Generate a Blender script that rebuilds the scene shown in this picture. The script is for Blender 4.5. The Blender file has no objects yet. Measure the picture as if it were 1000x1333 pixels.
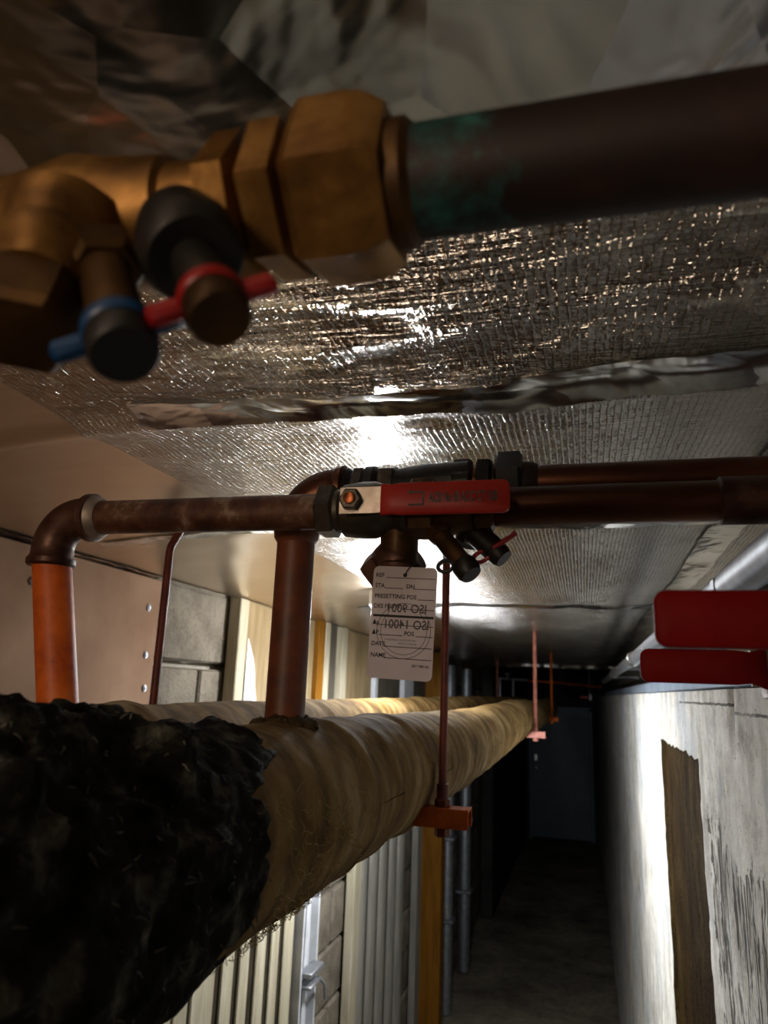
import bpy, math, random
from mathutils import Vector, Matrix, noise
random.seed(7)
SC = bpy.context.scene
COL = SC.collection
V = Vector

# ------------------------------------------------------------------ camera
# world: X across the corridor, Y along it, Z up; the lens is the origin, the floor lies 2.2 m below it
cam_d = bpy.data.cameras.new('camera')
cam = bpy.data.objects.new('camera', cam_d); COL.objects.link(cam)
RIGHT = V((0.9658418, 0.2564422, 0.0372421)); DOWN = V((-0.025536, 0.237209, -0.971123)); FWD = V((-0.257871, 0.937, 0.2356549))
cam.matrix_world = Matrix(((RIGHT.x, -DOWN.x, -FWD.x, 0), (RIGHT.y, -DOWN.y, -FWD.y, 0), (RIGHT.z, -DOWN.z, -FWD.z, 0), (0, 0, 0, 1)))
cam_d.sensor_fit = 'VERTICAL'; cam_d.sensor_height = 36.0; cam_d.lens = 950.0 / 1333.0 * 36.0
cam_d.clip_start = 0.01; cam_d.clip_end = 100
cam_d.dof.use_dof = True; cam_d.dof.focus_distance = 0.85; cam_d.dof.aperture_fstop = 8.5
SC.camera = cam

# ------------------------------------------------------------------ world, lights, exposure
w = bpy.data.worlds.new('world'); SC.world = w; w.use_nodes = True
w.node_tree.nodes['Background'].inputs[0].default_value = (0.85, 0.92, 1.0, 1)
w.node_tree.nodes['Background'].inputs[1].default_value = 0.0
SC.view_settings.view_transform = 'Standard'; SC.view_settings.look = 'None'
SC.view_settings.exposure = 1.0; SC.view_settings.gamma = 1.0; SC.view_settings.use_curve_mapping = False
SC.cycles.use_denoising = True
SC.cycles.max_bounces = 10; SC.cycles.glossy_bounces = 6; SC.cycles.diffuse_bounces = 5
SC.cycles.sample_clamp_indirect = 6.0

def light(name, kind, loc, energy, col, size, target=None, size_y=None):
    d = bpy.data.lights.new(name, kind); d.energy = energy; d.color = col
    if kind == 'AREA':
        d.shape = 'RECTANGLE' if size_y else 'DISK'; d.size = size
        if size_y: d.size_y = size_y
    else:
        d.shadow_soft_size = size
    o = bpy.data.objects.new(name, d); COL.objects.link(o); o.location = loc
    if target is not None:
        o.rotation_euler = (V(target) - V(loc)).to_track_quat('-Z', 'Y').to_euler()
    return o
LAMP = V((-0.59, 2.2, 0.2))                       # the white lamp under the foil, half hidden by the tag
light('warm_lamp_behind', 'AREA', (-0.50, -0.9, 0.14), 2.5, (1.0, 0.77, 0.56), 0.28, (-0.5, 1.2, 0.0))
light('fill_behind_pipes', 'POINT', (-0.52, 2.8, -0.355), 25.0, (0.93, 0.96, 1.0), 0.06)  # added unseen light behind the pipes, brightens the lower walls; no fixture

# ------------------------------------------------------------------ materials
def lin(h):
    h = h.lstrip('#'); r = [int(h[i:i+2], 16) / 255 for i in (0, 2, 4)]
    return tuple(c / 12.92 if c <= .04045 else ((c + .055) / 1.055) ** 2.4 for c in r) + (1,)
MATS = {}
class NT:
    def __init__(s, name):
        m = bpy.data.materials.new(name); m.use_nodes = True; s.m = m; s.t = m.node_tree
        s.b = s.t.nodes['Principled BSDF']; s.out = s.t.nodes['Material Output']
        s.co = s.n('ShaderNodeTexCoord').outputs['Object']; MATS[name] = m
    def n(s, t, **k):
        x = s.t.nodes.new(t)
        for a, b in k.items(): setattr(x, a, b)
        return x
    def l(s, a, b): s.t.links.new(a, b)
    def mapped(s, scale=(1, 1, 1), rot=(0, 0, 0), loc=(0, 0, 0)):
        m = s.n('ShaderNodeMapping'); m.inputs['Scale'].default_value = scale; m.inputs['Rotation'].default_value = rot
        m.inputs['Location'].default_value = loc; s.l(s.co, m.inputs[0]); return m.outputs[0]
    def noise(s, scale, detail=4, rough=.55, dist=0, vec=None):
        x = s.n('ShaderNodeTexNoise'); x.inputs['Scale'].default_value = scale; x.inputs['Detail'].default_value = detail
        x.inputs['Roughness'].default_value = rough; x.inputs['Distortion'].default_value = dist
        s.l(vec or s.co, x.inputs['Vector']); return x.outputs['Fac']
    def voro(s, scale, vec=None, feature='F1', out='Distance'):
        x = s.n('ShaderNodeTexVoronoi', feature=feature); x.inputs['Scale'].default_value = scale
        s.l(vec or s.co, x.inputs['Vector']); return x.outputs[out]
    def wave(s, scale, axis='X', dist=0, dscale=1, detail=2, vec=None, profile='SIN'):
        x = s.n('ShaderNodeTexWave', bands_direction=axis, wave_profile=profile); x.inputs['Scale'].default_value = scale
        x.inputs['Distortion'].default_value = dist; x.inputs['Detail Scale'].default_value = dscale; x.inputs['Detail'].default_value = detail
        s.l(vec or s.co, x.inputs['Vector']); return x.outputs['Fac']
    def ramp(s, fac, stops):
        r = s.n('ShaderNodeValToRGB'); e = r.color_ramp.elements
        while len(e) < len(stops): e.new(.5)
        for k, (p, c) in enumerate(stops):
            e[k].position = p; e[k].color = lin(c) if isinstance(c, str) else ((c, c, c, 1) if not isinstance(c, tuple) else c)
        s.l(fac, r.inputs[0]); return r.outputs[0]
    def math(s, op, a, b=None):
        x = s.n('ShaderNodeMath', operation=op)
        for k, q in enumerate((a, b)):
            if q is None: continue
            if isinstance(q, (int, float)): x.inputs[k].default_value = q
            else: s.l(q, x.inputs[k])
        return x.outputs[0]
    def mix(s, fac, a, b, mode='MIX'):
        x = s.n('ShaderNodeMix', data_type='RGBA', blend_type=mode)
        for q, i in ((fac, 0), (a, 6), (b, 7)):
            if isinstance(q, (int, float)): x.inputs[i].default_value = q
            elif isinstance(q, str): x.inputs[i].default_value = lin(q)
            else: s.l(q, x.inputs[i])
        return x.outputs[2]
    def color(s, c):
        if isinstance(c, str): s.b.inputs['Base Color'].default_value = lin(c)
        else: s.l(c, s.b.inputs['Base Color'])
    def rough(s, r):
        if isinstance(r, (int, float)): s.b.inputs['Roughness'].default_value = r
        else: s.l(r, s.b.inputs['Roughness'])
    def metal(s, v): s.b.inputs['Metallic'].default_value = v
    def bump(s, h, strength=.5, dist=.002):
        x = s.n('ShaderNodeBump'); x.inputs['Strength'].default_value = strength; x.inputs['Distance'].default_value = dist
        s.l(h, x.inputs['Height']); s.l(x.outputs[0], s.b.inputs['Normal'])

def simple(name, stops, scale=20, rough=.6, metal=0., bump=.3, dist=.001, bscale=None, detail=5, stretch=(1, 1, 1), spec=None):
    t = NT(name); v = t.mapped(stretch)
    t.color(t.ramp(t.noise(scale, detail, .6, 0, v), stops)); t.rough(rough); t.metal(metal)
    if bump: t.bump(t.noise(bscale or scale * 3, 4, .6, 0, v), bump, dist)
    if spec is None and rough >= .55 and metal == 0: spec = .08
    if spec is not None: t.b.inputs['Specular IOR Level'].default_value = spec
    return t.m

def foil_mat(name, base, rough, threads, amt=1.0, crumple=1.0):
    t = NT(name); t.color(t.ramp(t.noise(3, 3), [(.3, base[0]), (.7, base[1])])); t.metal(1.0); t.rough(rough)
    v = t.mapped((1, 1, 1))
    if threads:
        # woven scrim under the foil: thin threads both ways, fine crinkles and long wrinkles across the corridor
        ridg = t.noise(2.4, 5, .62, .5, t.mapped((6, 46, 10)))
        tx = t.math('POWER', t.wave(42, 'X', 1.5, 2, 2), 6); ty = t.math('POWER', t.wave(42, 'Y', 2.0, 2, 2), 5)
        cr = t.noise(46, 2, .55, 1.0); cr2 = t.voro(95)
        h = t.math('ADD', t.math('MULTIPLY', tx, .30), t.math('MULTIPLY', ty, .38))
        h = t.math('ADD', h, t.math('MULTIPLY', ridg, 3.0 * amt))
        h = t.math('ADD', h, t.math('MULTIPLY', cr, 2.0 * crumple))
        h = t.math('ADD', h, t.math('MULTIPLY', cr2, .5 * crumple))
        t.bump(h, 1.0, .0021 if crumple > 1 else .0022)
    else:
        h = t.math('ADD', t.math('MULTIPLY', t.noise(7, 3, .5, .6), 2.2), t.math('MULTIPLY', t.voro(13), .9))
        t.bump(h, .8, .006)
    return t.m
foil_mat('foil', ('#d6d2cb', '#e8e6e2'), .24, True, 1.3, .8)
foil_mat('foil_crinkled', ('#cdc8be', '#e2dfd9'), .10, True, 2.2, 1.7)
foil_mat('foil_tape', ('#d2d2d2', '#eceae6'), .2, False)
t = NT('foil_plain'); t.color(t.ramp(t.noise(4, 4), [(.3, '#cdbca6'), (.7, '#dacbb8')])); t.metal(1); t.rough(.3)
t.bump(t.math('ADD', t.noise(9, 4, .55, .8), t.math('MULTIPLY', t.noise(120, 2), .25)), .35, .003)

def concrete(name, stops, scale=6, bump=.6, dist=.004, pits=True, stretch=(1, 1, 1)):
    t = NT(name); v = t.mapped(stretch); a = t.noise(scale, 7, .65, .3, v); b = t.noise(scale * 11, 4, .6)
    t.color(t.ramp(t.math('ADD', t.math('MULTIPLY', a, .75), t.math('MULTIPLY', b, .25)), stops)); t.rough(.88)
    t.b.inputs['Specular IOR Level'].default_value = .03
    h = t.math('ADD', a, t.math('MULTIPLY', b, .5))
    if pits: h = t.math('ADD', h, t.math('MULTIPLY', t.ramp(t.voro(38), [(.0, 0.), (.25, 1.)]), .35))
    t.bump(h, bump, dist); return t.m
concrete('floor_concrete', [(.3, '#3d3a34'), (.5, '#777164'), (.7, '#a09885')], 2.2, .5, .006)
concrete('block', [(.25, '#3f3a33'), (.5, '#6a6358'), (.75, '#898173')], 9, 1.0, .006)
concrete('block_dark', [(.25, '#3a3731'), (.5, '#5f5a50'), (.75, '#7c766a')], 9, 1.0, .005)
concrete('mortar', [(.3, '#8f8a80'), (.7, '#aca596')], 14, .5, .003)
concrete('back_wall', [(.3, '#2a2a29'), (.7, '#454442')], 4, .5, .005)
concrete('slot_concrete', [(.25, '#171004'), (.5, '#2f220d'), (.72, '#564527')], 7, 1.0, .010, stretch=(1, 1.5, .6))
# painted and rendered right wall: white wash over grey, runs down the face, raked bare patch near the viewer
t = NT('right_wall'); runs = t.noise(9, 4, .6, .2, t.mapped((1, 1.3, .12))); big = t.noise(2.6, 6, .65, .4); mid = t.noise(11, 6, .68, .3); fine = t.noise(70, 5, .7)
base = t.ramp(mid, [(.3, '#b4b1a8'), (.5, '#d6d4cc'), (.7, '#ecebe6')])
base = t.mix(.30, base, t.ramp(runs, [(.35, '#6e6b66'), (.55, '#ffffff')]), 'MULTIPLY')
stain = t.ramp(t.math('ADD', t.math('MULTIPLY', big, .8), t.math('MULTIPLY', fine, .2)), [(.34, '#55524d'), (.47, '#ffffff')])
col = t.mix(.55, base, stain, 'MULTIPLY')
blue = t.ramp(t.noise(3.1, 4, .6, .3), [(.5, 0.), (.6, 1.)]); col = t.mix(t.math('MULTIPLY', blue, .45), col, '#a9b3c0')
streak = t.ramp(t.noise(26, 4, .75, .8, t.mapped((1, 1, .16))), [(.50, 0.), (.55, 1.)])
sep = t.n('ShaderNodeSeparateXYZ'); t.l(t.co, sep.inputs[0])
reg = t.math('MULTIPLY', t.math('LESS_THAN', t.math('ADD', sep.outputs[1], t.math('MULTIPLY', mid, .2)), 1.66),
             t.math('LESS_THAN', t.math('ADD', sep.outputs[2], t.math('MULTIPLY', mid, .35)), -.05))
mk = t.math('MULTIPLY', streak, reg)
col = t.mix(t.math('MULTIPLY', mk, .85), col, '#2a2620')
spots = t.ramp(t.noise(46, 4, .8), [(.61, 0.), (.66, 1.)])
col = t.mix(t.math('MULTIPLY', spots, .7), col, '#48443c')
yj = t.math('ADD', sep.outputs[1], t.math('MULTIPLY', fine, .012)); zj = t.math('ADD', sep.outputs[2], t.math('MULTIPLY', fine, .008))
def line(c, at, w_): return t.math('LESS_THAN', t.math('ABSOLUTE', t.math('SUBTRACT', c, at)), w_)
jn = t.math('MULTIPLY', line(yj, 1.262, .008), t.math('GREATER_THAN', zj, -.08))
jn = t.math('MAXIMUM', jn, t.math('MULTIPLY', line(zj, -.012, .0022), t.math('LESS_THAN', sep.outputs[1], 1.26)))
jn = t.math('MAXIMUM', jn, t.math('MULTIPLY', line(zj, .000, .0022), t.math('MULTIPLY', t.math('GREATER_THAN', sep.outputs[1], 1.26), t.math('LESS_THAN', sep.outputs[1], 1.9))))
jn = t.math('MULTIPLY', jn, t.ramp(mid, [(.35, .3), (.55, 1.)])); col = t.mix(t.math('MULTIPLY', jn, .8), col, '#2e2920')
t.color(col); t.rough(.9); t.b.inputs['Specular IOR Level'].default_value = .04
t.bump(t.math('SUBTRACT', t.math('ADD', mid, t.math('MULTIPLY', fine, .6)), t.math('MULTIPLY', mk, 1.2)), .6, .006)
simple('panel_beige', [(.3, '#856750'), (.6, '#9a7b62'), (.8, '#a98a70')], 5, .8, 0, .15, .001, 30)
simple('plywood', [(.25, '#65563c'), (.5, '#7a694d'), (.75, '#8e7d60')], 6, .7, 0, .2, .001, 40, stretch=(1, 3, .5))
simple('plywood_dark', [(.25, '#3a362e'), (.75, '#5c554a')], 6, .8, 0, .2, .001, 40, stretch=(1, 3, .5))
simple('cream_wood', [(.25, '#7f7862'), (.5, '#9d9681'), (.75, '#b4ae9b')], 8, .65, 0, .2, .001, 40, stretch=(3, 3, .4))
simple('orange_wood', [(.25, '#54360c'), (.5, '#6f4913'), (.75, '#83591f')], 8, .6, 0, .2, .001, 40, stretch=(3, 3, .3))
simple('white_paint', [(.3, '#9fa2a6'), (.7, '#bfc2c6')], 10, .55, 0, .15, .001)
simple('grey_rib', [(.3, '#6c6b64'), (.7, '#8c8a81')], 8, .5, .2, .15, .001, stretch=(3, 3, .4))
simple('gap_dark', [(.3, '#221f18'), (.7, '#3a3428')], 12, .9)
simple('torn_paper', [(.3, '#cfd2d6'), (.7, '#eef0f2')], 12, .8, 0, .4, .002)
simple('galvanised', [(.3, '#84878d'), (.7, '#a8abb1')], 26, .5, .85, .15, .0006)
simple('trunking', [(.3, '#8fa0b4'), (.7, '#b9c6d4')], 9, .35, .35, .1, .0006)
# pipes
simple('orange_paint', [(.25, '#7a3009'), (.40, '#c4540f'), (.62, '#e06b18'), (.8, '#e68234')], 26, .5, 0, .35, .0006, 90)
simple('rusty_riser', [(.25, '#3c1c0e'), (.5, '#66341b'), (.75, '#844522')], 24, .5, 0, .3, .0006, 90)
simple('rusty_pipe', [(.25, '#23130c'), (.42, '#4a2a1b'), (.56, '#63402d'), (.66, '#8a7462'), (.8, '#b0a190')], 30, .55, .25, .35, .0007, 90)
simple('dull_copper', [(.25, '#26130b'), (.5, '#4e2c1b'), (.75, '#6e4228')], 9, .36, .75, .15, .0004, stretch=(.5, 1, 1))
simple('elbow_dark', [(.25, '#241410'), (.5, '#4a2c20'), (.75, '#6e5243')], 26, .45, .5, .3, .0007)
simple('solder', [(.3, '#6d5f54'), (.7, '#a3968a')], 30, .5, .6, .4, .0008)
simple('hanger_red', [(.3, '#8a4636'), (.55, '#b06a58'), (.8, '#c28474')], 30, .5, 0, .3, .0006)
simple('hanger_dark', [(.3, '#4d1a0d'), (.55, '#702a17'), (.8, '#8a3d24')], 30, .5, 0, .3, .0006)
simple('hanger_orange', [(.3, '#8c4014'), (.6, '#bb5d22'), (.85, '#cd783a')], 22, .6, 0, .3, .0006)
t = NT('canvas'); sp = t.wave(5.2, 'Y', 2.2, 2, 3, t.mapped((1, 1, 1), (.35, 0, .25))); a = t.noise(7, 6, .65, .4); fib = t.noise(70, 3, .6, 0, t.mapped((.25, 1.4, .25)))
c1 = t.ramp(a, [(.30, '#3a2b14'), (.45, '#73592f'), (.58, '#967c50'), (.75, '#b7a27c')])
c1 = t.mix(.35, c1, t.ramp(sp, [(.1, '#5d4a2c'), (.5, '#ffffff')]), 'MULTIPLY'); t.color(c1); t.rough(.92); t.b.inputs['Specular IOR Level'].default_value = .15
t.bump(t.math('ADD', t.math('ADD', t.math('MULTIPLY', sp, .35), a), t.math('MULTIPLY', fib, .35)), .7, .004)
simple('wool_black', [(.35, '#0d0d0b'), (.52, '#22221d'), (.64, '#4c4b42'), (.8, '#8a8778')], 34, .97, 0, .9, .004, 90, spec=.08)
simple('wool_grey', [(.3, '#2c2c27'), (.7, '#7d7b70')], 40, .97, 0, 0, spec=.05)
simple('fibre', [(.3, '#a8935c'), (.7, '#d0bd88')], 40, .9, 0, 0, spec=.1)
simple('mastic', [(.3, '#2c2318'), (.7, '#584a34')], 60, .9, 0, .8, .003)
# valves
t = NT('brass'); a = t.noise(30, 6, .65, .3); t.color(t.ramp(a, [(.25, '#4a3013'), (.48, '#835d2c'), (.68, '#aa8044'), (.85, '#bd975a')])); t.metal(.75); t.rough(.45); t.bump(t.noise(90, 4), .25, .0005)
t = NT('brass_dark'); t.color(t.ramp(t.noise(30, 5), [(.25, '#2a1c0c'), (.6, '#5a3f1e'), (.85, '#7a5a30')])); t.metal(.7); t.rough(.5); t.bump(t.noise(90, 4), .2, .0005)
t = NT('bronze_grey'); t.color(t.ramp(t.noise(30, 5), [(.25, '#2b2721'), (.55, '#575046'), (.85, '#7d756a')])); t.metal(.7); t.rough(.45); t.bump(t.noise(90, 4), .2, .0005)
t = NT('valve_black'); t.color(t.ramp(t.noise(30, 5), [(.3, '#0e0d0b'), (.7, '#26231d')])); t.metal(.3); t.rough(.5)
t = NT('verdigris_pipe'); a = t.noise(16, 6, .65, .4); s = t.n('ShaderNodeSeparateXYZ'); t.l(t.co, s.inputs[0])
cu = t.ramp(a, [(.25, '#0d0604'), (.5, '#22100a'), (.8, '#4a2412')]); ver = t.ramp(t.noise(60, 5, .7), [(.35, '#16241f'), (.52, '#1d4a47'), (.7, '#3f7d75')])
m = t.math('MULTIPLY', t.math('LESS_THAN', t.math('ADD', s.outputs[0], t.math('MULTIPLY', t.noise(45, 4, .7), .05)), -.075), t.ramp(t.noise(38, 5, .7), [(.42, 0.), (.6, 1.)]))
t.color(t.mix(m, cu, ver)); t.metal(.15); t.rough(.6); t.bump(a, .3, .001)
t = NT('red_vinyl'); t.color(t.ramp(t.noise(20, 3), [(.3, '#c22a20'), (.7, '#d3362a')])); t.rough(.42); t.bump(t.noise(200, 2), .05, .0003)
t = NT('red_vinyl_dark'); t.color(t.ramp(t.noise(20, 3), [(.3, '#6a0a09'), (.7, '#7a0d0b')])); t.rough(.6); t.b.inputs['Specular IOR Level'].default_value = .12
t = NT('red_plastic'); t.color('#8e0d12'); t.rough(.4)
t = NT('blue_plastic'); t.color('#0a3c68'); t.rough(.4)
t = NT('black_plastic'); t.color(t.ramp(t.noise(40, 3), [(.3, '#0a0a0a'), (.7, '#1a1917')])); t.rough(.5)
t = NT('steel_plate'); t.color(t.ramp(t.noise(40, 4), [(.3, '#8e8176'), (.7, '#b9aea2')])); t.metal(.85); t.rough(.32)
t = NT('copper_stud'); t.color('#a35a36'); t.metal(.8); t.rough(.35)
t = NT('print_black'); t.color('#1d1b1c'); t.rough(.7)
t = NT('print_faint'); t.color('#5a5356'); t.rough(.8)
t = NT('print_lever'); t.color('#220303'); t.rough(.5)
t = NT('paper'); t.color(t.ramp(t.noise(25, 4), [(.3, '#cbbfc1'), (.7, '#ded5d5')])); t.rough(.7)
tr = t.n('ShaderNodeBsdfTranslucent'); tr.inputs[0].default_value = lin('#e6dcda'); mx = t.n('ShaderNodeMixShader'); mx.inputs[0].default_value = .35
t.l(t.b.outputs[0], mx.inputs[1]); t.l(tr.outputs[0], mx.inputs[2]); t.l(mx.outputs[0], t.out.inputs[0])
simple('door_paint', [(.3, '#4c5a62'), (.7, '#5d6b73')], 4, .5, 0, .1, .001)
simple('chrome', [(.3, '#9a9a98'), (.7, '#cfcfcc')], 20, .3, .9, 0)
t = NT('lamp_white'); t.b.inputs['Emission Color'].default_value = (.95, .975, 1, 1); t.b.inputs['Emission Strength'].default_value = 185
simple('lamp_body', [(.3, '#c9c9c6'), (.7, '#dcdcd8')], 20, .5, 0, 0)

# ------------------------------------------------------------------ mesh helpers
class MB:
    def __init__(s): s.v = []; s.f = []
    def add(s, vs, fs):
        o = len(s.v); s.v += [V(p) for p in vs]; s.f += [tuple(i + o for i in f) for f in fs]; return s
    def box(s, c, d, rot=None):
        c = V(c); h = V(d) / 2; vs = [V((x * h.x, y * h.y, z * h.z)) for x in (-1, 1) for y in (-1, 1) for z in (-1, 1)]
        if rot: vs = [rot @ q for q in vs]
        return s.add([c + q for q in vs], [(0, 1, 3, 2), (4, 6, 7, 5), (0, 4, 5, 1), (2, 3, 7, 6), (0, 2, 6, 4), (1, 5, 7, 3)])
    def bevbox(s, c, d, b, rot=None):
        # box with chamfered vertical-ish edges on all sides: three stacked loops per axis Z
        c = V(c); hx, hy, hz = d[0] / 2, d[1] / 2, d[2] / 2; vs = []
        for z, k in ((-hz, b), (-hz + b, 0), (hz - b, 0), (hz, b)):
            X, Y = hx - k, hy - k
            for x, y in ((-X + b, -Y), (X - b, -Y), (X, -Y + b), (X, Y - b), (X - b, Y), (-X + b, Y), (-X, Y - b), (-X, -Y + b)): vs.append(V((x, y, z)))
        fs = [tuple(range(7, -1, -1)), tuple(range(24, 32))]
        for r in range(3):
            for k in range(8): fs.append((r * 8 + k, r * 8 + (k + 1) % 8, r * 8 + 8 + (k + 1) % 8, r * 8 + 8 + k))
        if rot: vs = [rot @ q for q in vs]
        return s.add([c + q for q in vs], fs)
    def lathe(s, p, axis, prof, seg=28, phase=0.0, cap=True):
        p = V(p); a = V(axis).normalized(); u = a.orthogonal().normalized(); w_ = a.cross(u); vs = []; fs = []
        for (d, r) in prof:
            for k in range(seg):
                q = 2 * math.pi * k / seg + phase; vs.append(p + a * d + (u * math.cos(q) + w_ * math.sin(q)) * r)
        for i in range(len(prof) - 1):
            for k in range(seg):
                fs.append((i * seg + k, i * seg + (k + 1) % seg, (i + 1) * seg + (k + 1) % seg, (i + 1) * seg + k))
        if cap: fs.append(tuple(range(seg - 1, -1, -1))); fs.append(tuple((len(prof) - 1) * seg + k for k in range(seg)))
        return s.add(vs, fs)
    def cyl(s, p0, p1, r0, r1=None, seg=28):
        d = V(p1) - V(p0); return s.lathe(p0, d, [(0, r0), (d.length, r0 if r1 is None else r1)], seg)
    def nut(s, p, axis, L, r, phase=0.3, ch=.12):
        return s.lathe(p, axis, [(0, r * .86), (L * ch, r), (L * (1 - ch), r), (L, r * .86)], 6, phase)
    def tube(s, pts, r, seg=12):
        pts = [V(p) for p in pts]; n = len(pts); rs = r if isinstance(r, (list, tuple)) else [r] * n; vs = []; fs = []
        u = None
        for i, p in enumerate(pts):
            tg = (pts[min(i + 1, n - 1)] - pts[max(i - 1, 0)]).normalized()
            u = tg.orthogonal().normalized() if u is None else (u - tg * u.dot(tg)).normalized(); w_ = tg.cross(u)
            for k in range(seg):
                q = 2 * math.pi * k / seg; vs.append(p + (u * math.cos(q) + w_ * math.sin(q)) * rs[i])
        for i in range(n - 1):
            for k in range(seg): fs.append((i * seg + k, i * seg + (k + 1) % seg, (i + 1) * seg + (k + 1) % seg, (i + 1) * seg + k))
        fs.append(tuple(range(seg - 1, -1, -1))); fs.append(tuple((n - 1) * seg + k for k in range(seg)))
        return s.add(vs, fs)
    def prism(s, outline, n, thick, rot=None):
        # outline: world points in a plane, extruded by n*thick
        k = len(outline); n = V(n).normalized() * thick; vs = [V(p) for p in outline] + [V(p) + n for p in outline]
        fs = [tuple(range(k - 1, -1, -1)), tuple(range(k, 2 * k))] + [(i, (i + 1) % k, k + (i + 1) % k, k + i) for i in range(k)]
        return s.add(vs, fs)
    def grid(s, rows):
        m = len(rows[0]); fs = [(i * m + j, i * m + j + 1, (i + 1) * m + j + 1, (i + 1) * m + j) for i in range(len(rows) - 1) for j in range(m - 1)]
        return s.add([p for r in rows for p in r], fs)
    def mesh(s, name, mat, org=(0, 0, 0), sharp=32):
        me = bpy.data.meshes.new(name); o = V(org)
        me.from_pydata([p - o for p in s.v], [], s.f); me.update()
        import bmesh
        b = bmesh.new(); b.from_mesh(me); bmesh.ops.recalc_face_normals(b, faces=b.faces); b.to_mesh(me); b.free()
        if sharp:
            for p in me.polygons: p.use_smooth = True
            me.set_sharp_from_angle(angle=math.radians(sharp))
        me.materials.append(MATS[mat]); return me
def obj(name, mb, mat, parent=None, org=None, sharp=32, label=None):
    """one mesh object; a child's mesh is stored relative to its root so that it sits at the root's origin"""
    if parent is not None:
        r = parent; o = V((0, 0, 0))
        while r is not None: o = o + V(r.location); r = r.parent
    else: o = V(org) if org is not None else V((0, 0, 0))
    x = bpy.data.objects.new(name, mb.mesh(name, mat, o, sharp)); COL.objects.link(x)
    if parent is not None: x.parent = parent
    else: x.location = o
    if label: x['label'] = label
    return x
def thing(name, label, cat, loc=(0, 0, 0), group=None):
    o = bpy.data.objects.new(name, None); COL.objects.link(o); o.location = loc; o.empty_display_size = .05
    return tag(o, label, cat, group)
def tag(o, label, cat, group=None):
    o['label'] = label; o['category'] = cat
    if group: o['group'] = group
    return o
def struct(o, label, cat=None):
    o['kind'] = 'structure'; o['label'] = label
    if cat: o['category'] = cat
    return o
def fr(p, o=4): return noise.fractal(V(p), 1.0, 2.0, o)
def text_mb(body, size, origin, right, up, sx=1.0, bold=0.0):
    """flat lettering as mesh: origin = left end of the base line"""
    c = bpy.data.curves.new('lettering', 'FONT'); c.body = body; c.size = size; c.offset = bold; c.resolution_u = 3
    o = bpy.data.objects.new('lettering', c); COL.objects.link(o)
    dg = bpy.context.evaluated_depsgraph_get(); dg.update(); me = bpy.data.meshes.new_from_object(o.evaluated_get(dg))
    R, U = V(right).normalized(), V(up).normalized(); vs = [V(origin) + R * (v.co.x * sx) + U * v.co.y for v in me.vertices]
    fs = [tuple(p.vertices) for p in me.polygons]; bpy.data.objects.remove(o); bpy.data.curves.remove(c); bpy.data.meshes.remove(me)
    return MB().add(vs, fs)
def rrect(w_, h_, r, n=6):
    out = []
    for cx, cy, a0 in ((w_ / 2 - r, h_ / 2 - r, 0), (-w_ / 2 + r, h_ / 2 - r, 90), (-w_ / 2 + r, -h_ / 2 + r, 180), (w_ / 2 - r, -h_ / 2 + r, 270)):
        for k in range(n + 1):
            a = math.radians(a0 + 90 * k / n); out.append((cx + r * math.cos(a), cy + r * math.sin(a)))
    return out
FLOOR = -2.2; WL = -1.07; WR = 0.22; END = 12.7; FRONT = -2.4

# ================================================================== the setting
def lines(*seg):
    out = []
    for a, b, st in seg:
        n = max(1, round((b - a) / st)); out += [a + (b - a) * k / n for k in range(n)]
    out.append(seg[-1][1]); return out
# floor
rows = []
for y in lines((FRONT, 4, .4), (4, END, .12)):
    rows.append([V((x, y, FLOOR + .02 * fr((x * 1.6, y * 1.6, 0)))) for x in lines((-1.6, .7, .1))])
struct(obj('floor', MB().grid(rows), 'floor_concrete'), 'dark stained concrete corridor floor')
# ceiling slab, foil sheets laid under it, tape over the joints
ceil = struct(obj('ceiling', MB().box((-.45, (FRONT + END) / 2, .62), (2.4, END - FRONT, .2)), 'back_wall', sharp=0), 'dark slab above the foil covered insulation')
def foil_z(x, y):
    z = .302 + .010 * fr((x * 2.3, y * 1.7, 3.1), 3) + .004 * fr((x * 6, y * 15, 1.7), 3) * (1.0 if x > -.6 else .4)
    if x < -.6: z -= .05 * ((-.6 - x) / .47) ** 1.6
    z -= .014 * math.exp(-((y - SEAM(x) - .035) / .022) ** 2) * (.4 + .6 * math.sin(x * 3 + 1.2) ** 2)      # seam pulled down at the tape
    return z
SEAM = lambda x: .69 - .10 * x * (1 if x > -.1 else .2)
def sheet(xa, xb, ya, yb, st, mat, name='foil_sheet'):
    rows = []
    for y in ya_yb(ya, yb): rows.append([V((x, y, foil_z(x, y))) for x in lines((xa, xb, st))])
    return obj(name, MB().grid(rows), mat, ceil, sharp=0 if False else 80)
def ya_yb(a, b):
    out = []; y = a
    while y < b: out.append(y); y += max(.006, abs(y) * .008)
    return out + [b]
sheet(-.60, .36, -.6, .70, .008, 'foil_crinkled'); sheet(-.60, .36, .70, 7.8, .010, 'foil'); sheet(-1.12, -.60, -.6, 7.8, .02, 'foil_plain')
def tape(pts, width, name='foil_tape', mat='foil_tape', drop=.003):
    rows = []
    for k, (x, y) in enumerate(pts):
        d = (V(pts[min(k + 1, len(pts) - 1)]) - V(pts[max(k - 1, 0)])).normalized(); nrm = V((-d.y, d.x))
        rows.append([V((x, y, 0)) + V((nrm.x, nrm.y, 0)) * (width * (q / 6 - .5)) for q in range(7)])
    for r in rows:
        for q, p in enumerate(r): p.z = foil_z(p.x, p.y) - drop - .004 * max(0, fr((p.x * 14, p.y * 30, 8), 3))
    return obj(name, MB().grid(rows), mat, ceil, sharp=80)
tape([(-.5 + .012 * k, SEAM(-.5 + .012 * k) + .006 * fr((k * .1, 0, 0))) for k in range(72)], .055)
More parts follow.
